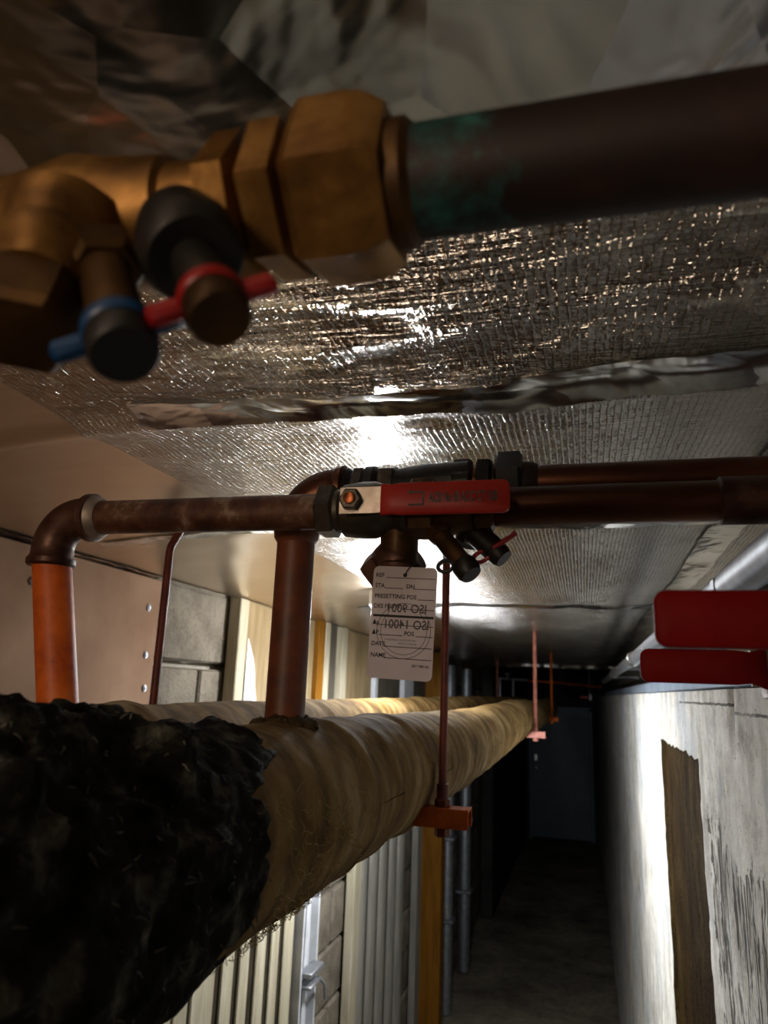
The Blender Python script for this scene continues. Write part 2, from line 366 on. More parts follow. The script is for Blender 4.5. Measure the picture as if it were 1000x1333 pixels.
tape([(-.6 + .014 * k, .265 + .01 * fr((k * .1, 2, 0))) for k in range(68)], .20)
tape([(-.95 + .014 * k, 1.28 + .06 * math.sin(k * .02)) for k in range(90)], .035)
tape([(-.8 + .02 * k, 2.6 + .03 * fr((k * .1, 5, 0))) for k in range(55)], .06)
tape([(-1.045, 1.0 + .03 * k) for k in range(110)], .03)
tape([(.255 + .01 * fr((k * .1, 7, 0)), .4 + .05 * k) for k in range(140)], .06)
# rolled lip where the foil ends, with a strip of yellow board showing
obj('foil_tape', MB().tube([(x, 7.8 + .05 * fr((x * 3, 0, 2)), .285 + .012 * fr((x * 5, 1, 1))) for x in lines((-1.1, .35, .03))], .02, 8), 'foil_tape', ceil)

# right wall: rendered face with a tall bare recess, a cracked joint and a shallow lip
YS0, YS1, ZS = 1.63, 2.35, -.112
def warp(v, edge, j, reach):
    return v + j * max(0., 1 - abs(v - edge) / reach)
ys = lines((FRONT, .8, .2), (.8, 1.5, .02), (1.5, YS0, .01), (YS0, YS0 + .012, .012), (YS0 + .012, YS1 - .012, .014), (YS1 - .012, YS1, .012), (YS1, 2.7, .012), (2.7, 5, .04), (5, END, .15))
zs = lines((FLOOR, -1.3, .06), (-1.3, ZS - .012, .015), (ZS - .012, ZS, .012), (ZS, .02, .012))
IN = lambda y, z: YS0 + .006 < y < YS1 - .006 and z < ZS - .006
def wr(y, z, yy, zz):
    x = WR + .007 * fr((yy * 1.7, zz * 1.7, 4), 4) + .0016 * fr((yy * 30, zz * 30, 9), 3) - .03 * max(0, (-.9 - zz)) / 1.3
    if IN(y, z): x += .007 + .005 * fr((yy * 14, zz * 5, 2), 3)
    elif y >= YS1: x -= .003 * math.exp(-(y - YS1) / .12) * (1 if z < ZS + .05 else 0)
    if abs(y - 1.254 - .004 * fr((0, z * 20, 0))) < .011 and z > -.085: x += .012
    return x
rows_w = []
for y in ys:
    row = []
    for z in zs:
        jy = .016 * fr((y * 5, z * 14, 0), 4) - .03 * z * (1 if y > 2 else .35); jz = .012 * fr((y * 14, 4, 0), 4)
        yy = warp(warp(y, YS0, jy, .10), YS1, jy, .15) if z < .0 else y; zz = warp(z, ZS, jz, .11) if 1.5 < y < 2.5 else z
        row.append(V((wr(y, z, yy, zz), yy, zz)))
    rows_w.append(row)
mb = MB().grid(rows_w); wall_r = struct(obj('wall_right', mb, 'right_wall', sharp=60), 'pale rendered concrete wall with tall bare recess on the right')
nz = len(zs) - 1
slot_faces = {i * nz + j for i in range(len(ys) - 1) for j in range(nz) if YS0 - .001 <= ys[i] and ys[i + 1] <= YS1 + .001 and zs[j + 1] <= ZS + .001}
wall_r.data.materials.append(MATS['slot_concrete'])
for p in wall_r.data.polygons:
    if p.index in slot_faces: p.material_index = 1
obj('lip', MB().box((.34, (FRONT + END) / 2, .012), (.22, END - FRONT, .016)), 'mortar', wall_r, sharp=0)
obj('upper_wall', MB().box((.40, (FRONT + END) / 2, .26), (.1, END - FRONT, .5)), 'mortar', wall_r, sharp=0)
struct(obj('wall_front', MB().box((-.45, FRONT - .05, -.8), (2.4, .1, 3)), 'back_wall', sharp=0), 'dark wall behind the viewer')

# left wall: mortar bed with single blocks, darker far part
wall_l = struct(obj('wall_left', MB().box((WL - .08, (FRONT + END) / 2, -.85), (.1, END - FRONT, 2.8)), 'mortar', sharp=0), 'grey concrete block wall along the left side')
BL, BH, J = .43, .205, .018
bm_ = MB().bevbox((0, 0, 0), (.06, BL, BH), .006); blocks = [bm_.mesh('block', m_, (0, 0, 0), 40) for m_ in ('block', 'block_dark')]
for r in range(11):
    z = .26 - BH / 2 - r * (BH + J)
    for c in range(-1, 17):
        y = 1.05 + c * (BL + J) + (r % 2) * (BL + J) / 2
        if y > 8: continue
        o = bpy.data.objects.new('block', blocks[0 if random.random() < .75 else 1]); COL.objects.link(o); o.parent = wall_l
        o.location = (WL - .028 + random.uniform(-.003, .003), y, z)
struct(obj('trim_1', MB().bevbox((-1.0, 10.4, -.9), (.12, 4.6, 2.6), .01), 'back_wall'), 'dark pier narrowing the far left side')
# end wall and door
struct(obj('wall_back', MB().box((-.45, END + .06, -.8), (2.6, .1, 3)), 'back_wall', sharp=0), 'dark wall at the far end of the corridor')
door = bpy.data.objects.new('door_1', None); COL.objects.link(door); door.location = (-.38, END - .05, FLOOR + .01); struct(door, 'plain grey steel door closing the far end of the corridor', 'door')
obj('door_leaf', MB().bevbox((-.38, END - .04, FLOOR + 1.0), (.90, .05, 1.95), .006), 'door_paint', door)
f = MB(); f.box((-.855, END - .03, FLOOR + 1.0), (.05, .09, 2.02)); f.box((.095, END - .03, FLOOR + 1.0), (.05, .09, 2.02)); f.box((-.38, END - .03, FLOOR + 2.0), (1.0, .09, .05))
obj('door_frame', f, 'door_paint', door)
h = MB(); h.bevbox((-.77, END - .075, FLOOR + 1.22), (.05, .02, .10), .004); h.lathe((-.77, END - .07, FLOOR + 1.06), (0, -1, 0), [(0, .022), (.02, .022), (.03, .03), (.055, .026), (.06, .01)], 16)
obj('handle', h, 'chrome', door, label='pale door lock and knob')

# ================================================================== lining pieces on the left wall
p = thing('wall_panel', 'smooth beige board covering the near left wall behind the orange riser', 'panel', (-1.06, .6, -1.0))
obj('board', MB().bevbox((-1.055, .05, -.42), (.026, 3.22, 1.34), .003), 'panel_beige', p)
for (y, z) in ((1.61, .175), (1.62, .06), (1.63, -.02), (1.2, .18), (.9, .19)):
    obj('screw', MB().lathe((-1.043, y, z), (1, 0, 0), [(0, .009), (.003, .009), (.006, .004)], 12), 'galvanised', p)
UP = (-.32, .262)
def upright(name, label, cat, y0, y1, mat, x=-1.04, zz=UP, th=.04):
    o = obj(name, MB().bevbox((x, (y0 + y1) / 2, (zz[0] + zz[1]) / 2), (th, y1 - y0, zz[1] - zz[0]), .003), mat, None, (x, (y0 + y1) / 2, zz[0])); return tag(o, label, cat)
s1 = thing('timber_stud', 'cream stud with torn white paper beside the bare grey blocks', 'stud', (-1.04, 2.11, UP[0]))
obj('post', MB().bevbox((-1.04, 2.11, -.03), (.04, .06, .58), .003), 'cream_wood', s1)
pts = [(2.14, -.3)] + [(2.14 + .11 + .05 * fr((k * .7, 3, 0)) - .006 * k, -.28 + .045 * k) for k in range(9)] + [(2.14, .14)]
obj('torn_paper', MB().prism([(-1.018, y, z) for y, z in pts], (1, 0, 0), .002), 'torn_paper', s1, label='torn white paper edge')
upright('plywood_sheet', 'light plywood sheet right behind the nearer red riser', 'plywood', 2.15, 2.80, 'plywood', -1.05, th=.02)
upright('timber_stud', 'orange brown stud just right of the thick red riser', 'stud', 2.80, 2.875, 'orange_wood')
upright('timber_stud', 'cream stud touching the orange brown stud', 'stud', 2.88, 2.94, 'cream_wood')
upright('wall_board', 'dark grey board between two cream studs', 'board', 2.945, 3.10, 'plywood_dark', -1.055, th=.02)
upright('timber_stud', 'pale cream stud on the left edge of the brightly lit plywood', 'stud', 3.105, 3.18, 'cream_wood')
upright('plywood_sheet', 'brightly lit plywood sheet left of the paper tag', 'plywood', 3.185, 3.66, 'plywood', -1.05, th=.02)
upright('timber_stud', 'white stud edge partly hidden by the paper tag', 'stud', 3.665, 3.72, 'white_paint')
upright('wall_board', 'dark board below the left half of the paper tag', 'board', 3.725, 4.30, 'plywood_dark', -1.055, th=.02)
upright('timber_stud', 'pale grey wide stud below the paper tag', 'stud', 4.305, 4.56, 'white_paint')
upright('wall_board', 'dark board right of the paper tag', 'board', 4.565, 5.3, 'plywood_dark', -1.055, th=.02)
# lower lining
LO = (FLOOR + .01, -.42)
sl = thing('slatted_panel', 'panel of cream vertical slats below the insulated pipe', 'slatted panel', (-1.04, 2.3, LO[0]))
obj('backing', MB().box((-1.055, 2.3, sum(LO) / 2), (.012, .94, LO[1] - LO[0])), 'gap_dark', sl, sharp=0)
for y0, y1 in ((1.83, 1.915), (1.925, 2.0), (2.018, 2.15), (2.195, 2.272), (2.314, 2.384), (2.4385, 2.515), (2.56, 2.63), (2.675, 2.765)):
    obj('slat', MB().bevbox((-1.0445, (y0 + y1) / 2, sum(LO) / 2), (.009, y1 - y0, LO[1] - LO[0]), .003), 'cream_wood', sl)
ch = thing('metal_channel', 'white metal channel with a cable clip beside the cream slats', 'channel', (-1.04, 2.87, LO[0]))
c = MB(); c.box((-1.045, 2.87, sum(LO) / 2), (.008, .17, LO[1] - LO[0])); c.box((-1.03, 2.79, sum(LO) / 2), (.038, .014, LO[1] - LO[0])); c.box((-1.03, 2.95, sum(LO) / 2), (.038, .014, LO[1] - LO[0])); c.box((-1.036, 2.87, sum(LO) / 2), (.02, .03, LO[1] - LO[0]))
obj('channel', c, 'white_paint', ch, sharp=0)
k = MB(); k.bevbox((-1.0, 2.87, -1.02), (.05, .14, .02), .004); k.bevbox((-1.0, 2.86, -1.06), (.05, .12, .014), .004); k.tube([(-.985, 2.9, -1.05), (-.975, 2.95, -1.09), (-.98, 2.98, -1.15)], .006, 8)
obj('cable_clip', k, 'galvanised', ch)
upright('edge_board', 'narrow cream edge board left of the grey ribbed cladding', 'board', 3.43, 3.54, 'cream_wood', -1.035, LO)
rb = thing('ribbed_cladding', 'grey ribbed cladding below the insulated pipe near the hanger bracket', 'cladding', (-1.04, 4.0, LO[0]))
obj('backing', MB().box((-1.05, 4.02, sum(LO) / 2), (.012, .94, LO[1] - LO[0])), 'gap_dark', rb, sharp=0)
for y in (3.63, 3.82, 4.01, 4.21, 4.40):
    m = MB(); m.lathe((-1.036, y, LO[0]), (0, 0, 1), [(0, .062), (LO[1] - LO[0], .062)], 12)
    for q in m.v: q.x = -1.04 + max(-.005, (q.x + 1.036)) * .40
    obj('rib', m, 'grey_rib', rb, sharp=60)
upright('metal_strip', 'thin grey strip against the ochre timber post', 'strip', 4.80, 4.93, 'grey_rib', -1.04, LO)
upright('timber_post', 'ochre timber post standing below the first hanger bracket', 'post', 5.04, 5.16, 'orange_wood', -.985, (FLOOR + .01, .26), .14)
for y, r, lb in ((5.75, .045, 'grey vertical pipe just beyond the ochre timber post'), (6.6, .05, 'dim grey vertical pipe second beyond the ochre timber post')):
    pp = thing('vertical_pipe', lb, 'pipe', (-1.0, y, FLOOR))
    obj('tube', MB().cyl((-1.0, y, FLOOR + .005), (-1.0, y, .2), r), 'galvanised', pp)
    for z in (-.6, -1.05, -1.6): obj('clip', MB().bevbox((-1.0, y, z), (2 * r + .03, 2 * r + .03, .03), .008), 'galvanised', pp)

# ================================================================== lamp
lm = thing('ceiling_lamp', 'glowing white ceiling lamp mostly hidden behind the paper tag', 'lamp', (LAMP.x, LAMP.y, .29))
obj('base', MB().lathe((LAMP.x, LAMP.y, .302), (0, 0, -1), [(0, .05), (.05, .05), (.06, .042)], 28), 'lamp_body', lm)
obj('diffuser', MB().lathe((LAMP.x, LAMP.y, .242), (0, 0, -1), [(0, .04), (.02, .042), (.04, .034), (.052, .018), (.056, .003)], 24), 'lamp_white', lm)

# ================================================================== insulated mains
def main_axis1(y): return V((-.338, y, -.146 + .004 * min(y, 4) + .006 * math.sin(y * 1.9 + .4)))
def main_axis2(y): return V((-.64, y, -.124 + .004 * min(y, 4)))
R1, R2 = .095, .085
def jacket(axis, R, y0, y1, bands, seed):
    rows = []; ys = ya_yb2(y0, y1, .012)
    for y in ys:
        c = axis(y); e = 0
        for (yb, wb, hb) in bands: e += hb * math.exp(-((y - yb) / wb) ** 2)
        rows.append([c + V((math.cos(a), 0, math.sin(a))) * (R + e * (1 + .5 * fr((math.cos(a) * 2, y * 9, math.sin(a) * 2 + seed), 2)) + .0025 * fr((math.cos(a) * 1.4, y * 7 + a * .35, math.sin(a) * 1.4 + seed), 4)
                     + .0009 * max(0, math.sin(y * 28 + a * 1.0)) ** 6) for a in [2 * math.pi * k / 72 for k in range(73)]])
    return MB().grid(rows)
def ya_yb2(a, b, st):
    out = []; y = a
    while y < b: out.append(y); y += st if y < 2 else st * 2.5
    return out + [b]
pipe1 = thing('insulated_pipe', 'thick canvas wrapped pipe with black torn wool at its near end', 'pipe', main_axis1(0), 'insulated mains')
jk = jacket(main_axis1, R1, -.8, 7.5, [(.90, .02, .004), (1.02, .015, .003), (1.24, .012, .005), (1.9, .02, .003), (2.8, .02, .004), (3.6, .015, .004), (5, .03, .003)], 1)
jk.lathe(main_axis1(7.49), (0, 1, 0), [(0, R1), (.04, R1 * .9), (.07, R1 * .6), (.08, .01)], 40)
obj('canvas_jacket', jk, 'canvas', pipe1, sharp=0 if False else 70)
pipe2 = thing('insulated_pipe', 'rear canvas wrapped pipe nearer the left wall', 'pipe', main_axis2(0), 'insulated mains')
jk = jacket(main_axis2, R2, -.8, 8.2, [(.95, .02, .004), (1.7, .02, .004), (2.9, .02, .004)], 7)
obj('canvas_jacket', jk, 'canvas', pipe2, sharp=70)
# torn black wool around the near end: a thick ragged sleeve, thinner towards its torn edge
rows = []
for y in lines((-.7, .1, .02), (.1, .8, .0045)):
    c = main_axis1(y); row = []
    for k in range(181):
        a = 2 * math.pi * k / 180; ca, sa = math.cos(a), math.sin(a)
        edge1 = .50 + .05 * fr((ca * 3, sa * 3, 2), 4) + .03 * sa                      # thick layer ends
        edge2 = .585 + .045 * fr((ca * 4, sa * 4, 6), 5) + .10 * max(0, sa) ** 2 - .04 * max(0, -sa)   # thin layer ends
        t1 = max(0., min(1., (edge1 - y) / .05)); t2 = max(0., min(1., (edge2 - y) / .025))
        n1 = fr((ca * 2.4, y * 17, sa * 2.4), 3); n2 = .5 + .6 * fr((ca * 4.5, y * 40, sa * 4.5 + 3), 3)
        th = t2 * (.004 + .006 * n1 + .006 * n2) + t1 * (.009 + .013 * n1 + .007 * n2) * (.55 + .45 * max(-.4, sa + .3))
        if t2 <= 0: th = -.006
        row.append(c + V((ca, 0, sa)) * (R1 + th))
    rows.append(row)
obj('torn_wool', MB().grid(rows), 'wool_black', pipe1, sharp=180, label='black ragged mineral wool')
# loose fibres on the jacket next to the tear
fb = MB(); rnd = random.Random(3)
for k in range(260):
    y = .60 + rnd.random() * .2 + (.1 if rnd.random() < .2 else 0); a = rnd.uniform(-1.4, .5)
    p0 = main_axis1(y) + V((math.cos(a), 0, math.sin(a))) * (R1 + .001); pts = [p0]; d = V((rnd.uniform(-.3, .3), rnd.uniform(-1, 1), rnd.uniform(-1, 1))).normalized()
    L = rnd.uniform(.004, .011)
    for q in range(4):
        d = (d + V((rnd.uniform(-.5, .5), rnd.uniform(-.5, .5), rnd.uniform(-.5, .5)))).normalized(); nx = pts[-1] + d * L * .6
        c = main_axis1(nx.y); rr = V((nx.x - c.x, 0, nx.z - c.z)); rl = R1 + .0015 + rnd.random() * .005; nx = c + rr.normalized() * rl; nx.y = pts[-1].y + d.y * L * .6; pts.append(nx)
    fb.tube(pts, .00035, 3)
fw = MB()
for k in range(900):
    i = rnd.randrange(60, len(rows) - 50); j = rnd.randrange(0, 180); a = 2 * math.pi * j / 180
    if math.sin(a) < -.5 or math.cos(a) < -.4: continue
    p0 = rows[i][j]; d = (V((math.cos(a), 0, math.sin(a))) + V((rnd.uniform(-1.2, 1.2), rnd.uniform(-1.2, 1.2), rnd.uniform(-1.2, 1.2)))).normalized(); pts = [p0 - d * .002]
    for q in range(3):
        d = (d + V((rnd.uniform(-.6, .6), rnd.uniform(-.6, .6), rnd.uniform(-.9, .3)))).normalized(); pts.append(pts[-1] + d * rnd.uniform(.0015, .0035))
    fw.tube(pts, [.0009, .0007, .0005, .0002], 4)
obj('wool_tufts', fw, 'wool_grey', pipe1, label='grey tufts on the black wool')['kind'] = 'stuff'
fo = obj('loose_fibres', fb, 'fibre', pipe1); fo['kind'] = 'stuff'

# ================================================================== risers and cross pipes
RP = .021
def elbow(center, r, bend, a='up_to_right', n=14):
    """quarter bend from a vertical riser to +X"""
    return [center + V((bend - bend * math.cos(q), 0, bend * math.sin(q))) for q in [math.pi / 2 * k / n for k in range(n + 1)]]
YA, ZA, XA = .77, .196, -.645
run1 = thing('pipe_run', 'rusty pipe rising orange from the rear main and crossing in front', 'pipe', (XA, YA, -.03), 'copper branch pipes')
obj('riser', MB().cyl((XA + .045, YA, -.06), (XA, YA, ZA - .05), .0235), 'orange_paint', run1, label='bright orange painted riser')
eb = MB(); eb.tube(elbow(V((XA, YA, ZA - .04)), .026, .04), .0255, 28); eb.lathe((XA, YA, ZA - .062), (0, 0, 1), [(0, .027), (.003, .0295), (.009, .0295), (.014, .026), (.024, .0255)], 28)
eb.lathe((XA + .036, YA, ZA), (1, 0, 0), [(0, .0255), (.008, .0265), (.012, .0305), (.020, .0305), (.022, .027)], 28)
obj('elbow', eb, 'elbow_dark', run1)
obj('solder_ring', MB().lathe((XA + .056, YA, ZA), (1, 0, 0), [(0, .0285), (.006, .027), (.012, .0225)], 28), 'solder', run1)
obj('cross_pipe', MB().cyl((XA + .06, YA, ZA), (-.28, YA, ZA), RP), 'rusty_pipe', run1)
obj('cross_pipe', MB().cyl((-.11, YA, ZA), (.21, YA, ZA), RP), 'dull_copper', run1)
obj('coupling', MB().lathe((.135, YA, ZA), (1, 0, 0), [(0, .022), (.002, .0245), (.07, .0245), (.072, .022)], 28), 'elbow_dark', run1)
YB, ZB, XB = .835, .240, -.342
run2 = thing('pipe_run', 'red brown pipe rising from the front main and crossing behind', 'pipe', (XB, YB, -.05), 'copper branch pipes')
obj('riser', MB().lathe((XB, YB, -.08), (0, 0, 1), [(0, .0235), (.24, .0235), (.252, .0235), (.258, .0275), (.266, .0285), (.27, .0285), (.272, .025)], 28), 'rusty_riser', run2)
eb = MB(); eb.tube(elbow(V((XB, YB, ZB - .05)), .026, .05), .0265, 28); eb.lathe((XB + .045, YB, ZB), (1, 0, 0), [(0, .0265), (.006, .0275), (.009, .0305), (.016, .0305), (.018, .027)], 28)
obj('elbow', eb, 'dull_copper', run2)
obj('cross_pipe', MB().cyl((-.29, YB, ZB), (.21, YB, ZB), RP), 'dull_copper', run2)
g = MB()
rg = random.Random(5)
for q in range(22):
    a = q / 22 * 2 * math.pi; c = V((XB + .03 * math.cos(a), YB + .03 * math.sin(a), 0)); c.z = main_axis1(YB).z + math.sqrt(max(0, R1 ** 2 - (c.x + .338) ** 2)) + .001
    g.lathe(c - V((0, 0, .006)), (rg.uniform(-.6, .6), rg.uniform(-.6, .6), 1), [(0, .009), (.006, .010 + .004 * rg.random()), (.009 + .004 * rg.random(), .007), (.011 + .008 * rg.random() ** 2, .002)], 7, rg.random())
obj('torn_collar', g, 'mastic', run2, sharp=20, label='crumbly torn insulation collar')

# ------------------------------------------------------------------ hangers
def hanger(label, x, y, ztop, zb, mrod, mbr, span, bend=None, rod_r=.0065, d=1):
    t_ = thing('pipe_hanger', label, 'hanger', (x, y, zb), 'pipe hangers')
    pts = [(x, y, zb - .03), (x, y, ztop)] if not bend else [(x, y, zb - .03), (x, y, bend[0]), (x, y + .003, bend[0] + .012), (x + bend[1], y + .02, ztop)]
    obj('rod', MB().tube(pts, rod_r, 14), mrod, t_)
    b = MB(); L = span; cx = x - d * (L / 2 - .045)
    b.box((cx, y - .02, zb), (L, .004, .028)); b.box((cx, y, zb + .013), (L, .04, .004)); b.box((cx, y + .02, zb), (L, .004, .028))
    obj('bracket', b, mbr, t_, sharp=0)
    obj('nut', MB().nut((x, y, zb + .015), (0, 0, 1), .012, .0125), mrod, t_)
    obj('rod_end', MB().nut((x, y, zb - .03), (0, 0, 1), .014, .0125), mrod, t_)
    obj('sleeve', MB().cyl((x, y, zb + .027), (x, y, zb + .05), .0095), mrod, t_)
    return t_
hanger('dark red hanger rod and orange bracket nearest the viewer beneath the front pipe', -.225, 1.24, .305, main_axis1(1.24).z - .057, 'hanger_dark', 'hanger_orange', .088)
hanger('pinkish lit hanger holding the front pipe midway down the corridor', -.225, 3.68, .305, main_axis1(3.68).z - .057, 'hanger_red', 'hanger_red', .088, rod_r=.009)
hanger('last orange hanger at the far end of the front pipe', -.225, 5.6, .305, main_axis1(5.6).z - .03, 'hanger_orange', 'hanger_orange', .075, rod_r=.009)
hanger('bent reddish rod of the hanger behind the crossing rusty pipe', -.745, 1.2, .305, main_axis2(1.2).z - R2 - .017, 'hanger_dark', 'hanger_dark', .12, bend=(.235, .02), d=-1, rod_r=.0075)
hanger('far red hanger rod behind the rear pipe', -.745, 6.74, .30, main_axis2(6.74).z - R2 - .017, 'hanger_red', 'hanger_red', .12, d=-1, rod_r=.012)

# ------------------------------------------------------------------ lever of a ball valve (drawn in the XZ plane, facing -Y)
def lever(root, px, py, pz, L0, L1, hh, th=.008, plate=.05, d=1, text=None, tilt=0.0, vinyl='red_vinyl'):
    """stem at (px,py,pz); plate to L0, red sleeve from L0 to L1 along d*X"""
    rot = Matrix.Rotation(tilt, 3, 'Y')
    W = lambda x, y, z: V((px, py, pz)) + rot @ V((d * x, y, z))
    lv = obj('lever', MB().prism([W(x, 0, z) for x, z in [(-.014, -.0145), (plate, -.0145), (plate, .0145), (-.014, .0145)]], (0, -1, 0), .003), 'steel_plate', root, sharp=0)
    sh = [(L0, -.017), (L0 + .012, -hh / 2 + .0012), (L0 + .022, -hh / 2), (L1 - .007, -hh / 2)]
    sh += [(L1 - .007 + .007 * math.sin(q), -hh / 2 + .007 - .007 * math.cos(q)) for q in (.4, .8, 1.2, math.pi / 2)]
    sh = sh + [(x, -z) for x, z in reversed(sh)]
    m = MB(); n = len(sh); cx = (L0 + L1) / 2
    for y, k in ((th / 2, .0016), (th / 2 - .0016, 0), (-th / 2 + .0016, 0), (-th / 2, .0016)):
        m.v += [W(x - k * (1 if x > cx else -1), y - .0015, z - k * (1 if z > 0 else -1)) for x, z in sh]
    m.f.append(tuple(range(n - 1, -1, -1))); m.f.append(tuple(range(3 * n, 4 * n)))
    for r in range(3):
        for i in range(n): m.f.append((r * n + i, r * n + (i + 1) % n, (r + 1) * n + (i + 1) % n, (r + 1) * n + i))
    sl_ = obj('lever_sleeve', m, vinyl, root, sharp=50, label='red vinyl lever sleeve')
    if text:
        yy = -th / 2 - .0015 - .0007
        obj('lettering', text_mb(text, .0150, W(L0 + .053, yy, -.0052), (1, 0, 0), (0, 0, 1), .46, .0005), 'print_lever', sl_, sharp=0)['kind'] = 'stuff'
        ic = MB()
        for a_, b_ in (((L0 + .031, -.0085), (L0 + .048, -.0065)), ((L0 + .046, -.0075), (L0 + .048, .006)), ((L0 + .034, .005), (L0 + .046, .007))):
            x0, z0 = a_; x1, z1 = b_; ic.add([W(x0, yy, z0), W(x1, yy, z0), W(x1, yy, z1), W(x0, yy, z1)], [(0, 1, 2, 3)])
        ic.add([W(L0 + .034, yy, .003), W(L0 + .034, yy, .009), W(L0 + .030, yy, .006)], [(0, 1, 2)])
        obj('arrow_mark', ic, 'print_lever', sl_, sharp=0)
    st = obj('stem_nut', MB().nut((px, py - .0035, pz), (0, -1, 0), .009, .0125, .2), 'bronze_grey', root)
    obj('stem_stud', MB().lathe((px, py - .012, pz), (0, -1, 0), [(0, .0065), (.003, .0065), (.0035, .0055)], 18), 'copper_stud', st)
    return lv
# ball valve with red lever on the front cross pipe
va = thing('ball_valve', 'bronze valve on the front crossing pipe with lettered red lever', 'valve', (-.2, YA, ZA))
b = MB()
b.nut((-.288, YA, ZA), (1, 0, 0), .022, .0315, .25)
b.lathe((-.266, YA, ZA), (1, 0, 0), [(0, .025), (.005, .025), (.010, .030), (.03, .0325), (.045, .0325), (.056, .029), (.062, .0255), (.07, .0255), (.074, .0275), (.08, .0275), (.084, .025), (.10, .025)], 36)
b.cyl((-.2355, YA, ZA), (-.2355, YA - .045, ZA), .0115)
obj('body', b, 'bronze_grey', va)
b = MB(); b.nut((-.182, YA, ZA), (1, 0, 0), .032, .0345, .1); b.lathe((-.15, YA, ZA), (1, 0, 0), [(0, .029), (.012, .031), (.028, .027), (.04, .027)], 32); b.nut((-.11, YA, ZA), (1, 0, 0), .022, .029, .3)
obj('union_nut', b, 'brass_dark', va)
lever(va, -.2355, YA - .043, ZA, .032, .168, .0345, text='AC8 No IB ACC CT 100')
b = MB(); b.lathe((-.196, .783, .188), (-.02, .04, -1), [(0, .022), (.03, .0215), (.046, .0215), (.052, .025)], 28)
obj('branch', b, 'brass_dark', va)
b = MB(); ax = V((-.72, .30, -.62)).normalized(); b.lathe(V((-.186, .788, .150)), ax, [(0, .026), (.008, .031), (.022, .031), (.026, .029)], 32); b.nut(V((-.186, .788, .150)) + ax * .026, ax, .024, .034, .35)
obj('branch_cap', b, 'elbow_dark', va, label='dark hexagon cap of the branch')
def test_point(root, p0, p1, r, mtube, mcap, capr, strap, capl=.018):
    p0, p1 = V(p0), V(p1); ax = (p1 - p0).normalized()
    x = MB(); x.nut(p0, ax, .012, r * 1.35); x.cyl(p0, p1, r); tp = obj('test_point', x, mtube, root)
    x = MB(); x.lathe(p1 - ax * .003, ax, [(0, capr * .9), (.003, capr), (capl * .7, capr), (capl, capr * .82)], 26); obj('cap', x, mcap, tp)
    if strap:
        x = MB()
        for s_ in strap: x.tube([p1 + V(q) for q in s_[0]], s_[1], 10)
        obj('strap', x, strap[0][2], tp)
    return tp
def loop(c, u, v_, ra, rb, n=18): return [V(c) + V(u) * ra * math.cos(2 * math.pi * k / n) + V(v_) * rb * math.sin(2 * math.pi * k / n) for k in range(n + 1)]
test_point(va, (-.150, .757, .170), (-.1165, .742, .128), .0105, 'brass_dark', 'black_plastic', .0135, [(loop((-.018, -.004, -.002), (1, 0, .1), (0, 0, 1), .008, .006), .0022, 'black_plastic')])
test_point(va, (-.118, .785, .178), (-.089, .778, .150), .0135, 'valve_black', 'valve_black', .0125, [(loop((-.013, -.006, -.008), (.9, 0, .4), (-.3, 0, .9), .010, .0055), .0024, 'red_plastic'), ([(.0, -.012, .0), (.018, -.010, .012), (.024, -.010, .017)], .003, 'red_plastic')])
# balancing valve behind it on the rear cross pipe
vb = thing('balancing_valve', 'dark balancing valve behind the lettered red lever', 'valve', (-.17, YB, ZB))
b = MB(); b.lathe((-.285, YB, ZB), (1, 0, 0), [(0, .022), (.01, .027), (.016, .022), (.028, .022), (.034, .028), (.044, .028), (.05, .022), (.075, .024), (.11, .028), (.16, .030)], 32)
obj('body', b, 'valve_black', vb)
b = MB(); b.nut((-.268, YB, ZB), (1, 0, 0), .014, .0275); b.nut((-.235, YB, ZB), (1, 0, 0), .022, .029, .6); obj('hexagon', b, 'bronze_grey', vb)
b = MB(); b.nut((-.145, YB, ZB), (1, 0, 0), .025, .032, .1); b.nut((-.115, YB, ZB), (1, 0, 0), .018, .034, .5); b.nut((-.094, YB, ZB), (1, 0, 0), .032, .0385, .0); obj('union_nut', b, 'valve_black', vb)
obj('sealing_ring', MB().lathe((-.062, YB, ZB), (1, 0, 0), [(0, .026), (.012, .025), (.018, .022)], 28), 'verdigris_pipe', vb)
b = MB(); b.lathe((-.12, .81, .205), (.15, -.3, -1), [(0, .018), (.03, .02), (.04, .02), (.045, .016)], 24); obj('drain_boss', b, 'valve_black', vb)

# ------------------------------------------------------------------ paper tag
TW, TH = .068, .1155; TC = V((-.1790, .738, .0675)); tr_ = math.radians(2.2)
TR = V((math.cos(tr_), .03, -math.sin(tr_))).normalized(); TU = (V((math.sin(tr_), -.02, math.cos(tr_)))).normalized(); TN = TR.cross(TU)   # TN points away from or to viewer
if TN.y > 0: TN = -TN
T = lambda u, v_, n=0.0: TC + TR * (u * TW) + TU * (v_ * TH) + TN * n
tg = thing('paper_tag', 'white printed paper tag hanging from the valve cap', 'tag', T(0, -.5))
out = [TC + TR * x + TU * y for x, y in rrect(TW, TH, .006)]
obj('card', MB().prism(out, TN, .0006), 'paper', tg, sharp=0)
FN = .0009
def bar(u0, u1, v0, v1=None, th=.0006, mat='print_black', name='ruled_line'):
    v1 = v0 if v1 is None else v1; a, b_ = T(u0, v0, FN), T(u1, v1, FN); q = TU * th / 2
    return MB().add([a - q, b_ - q, b_ + q, a + q], [(0, 1, 2, 3)])
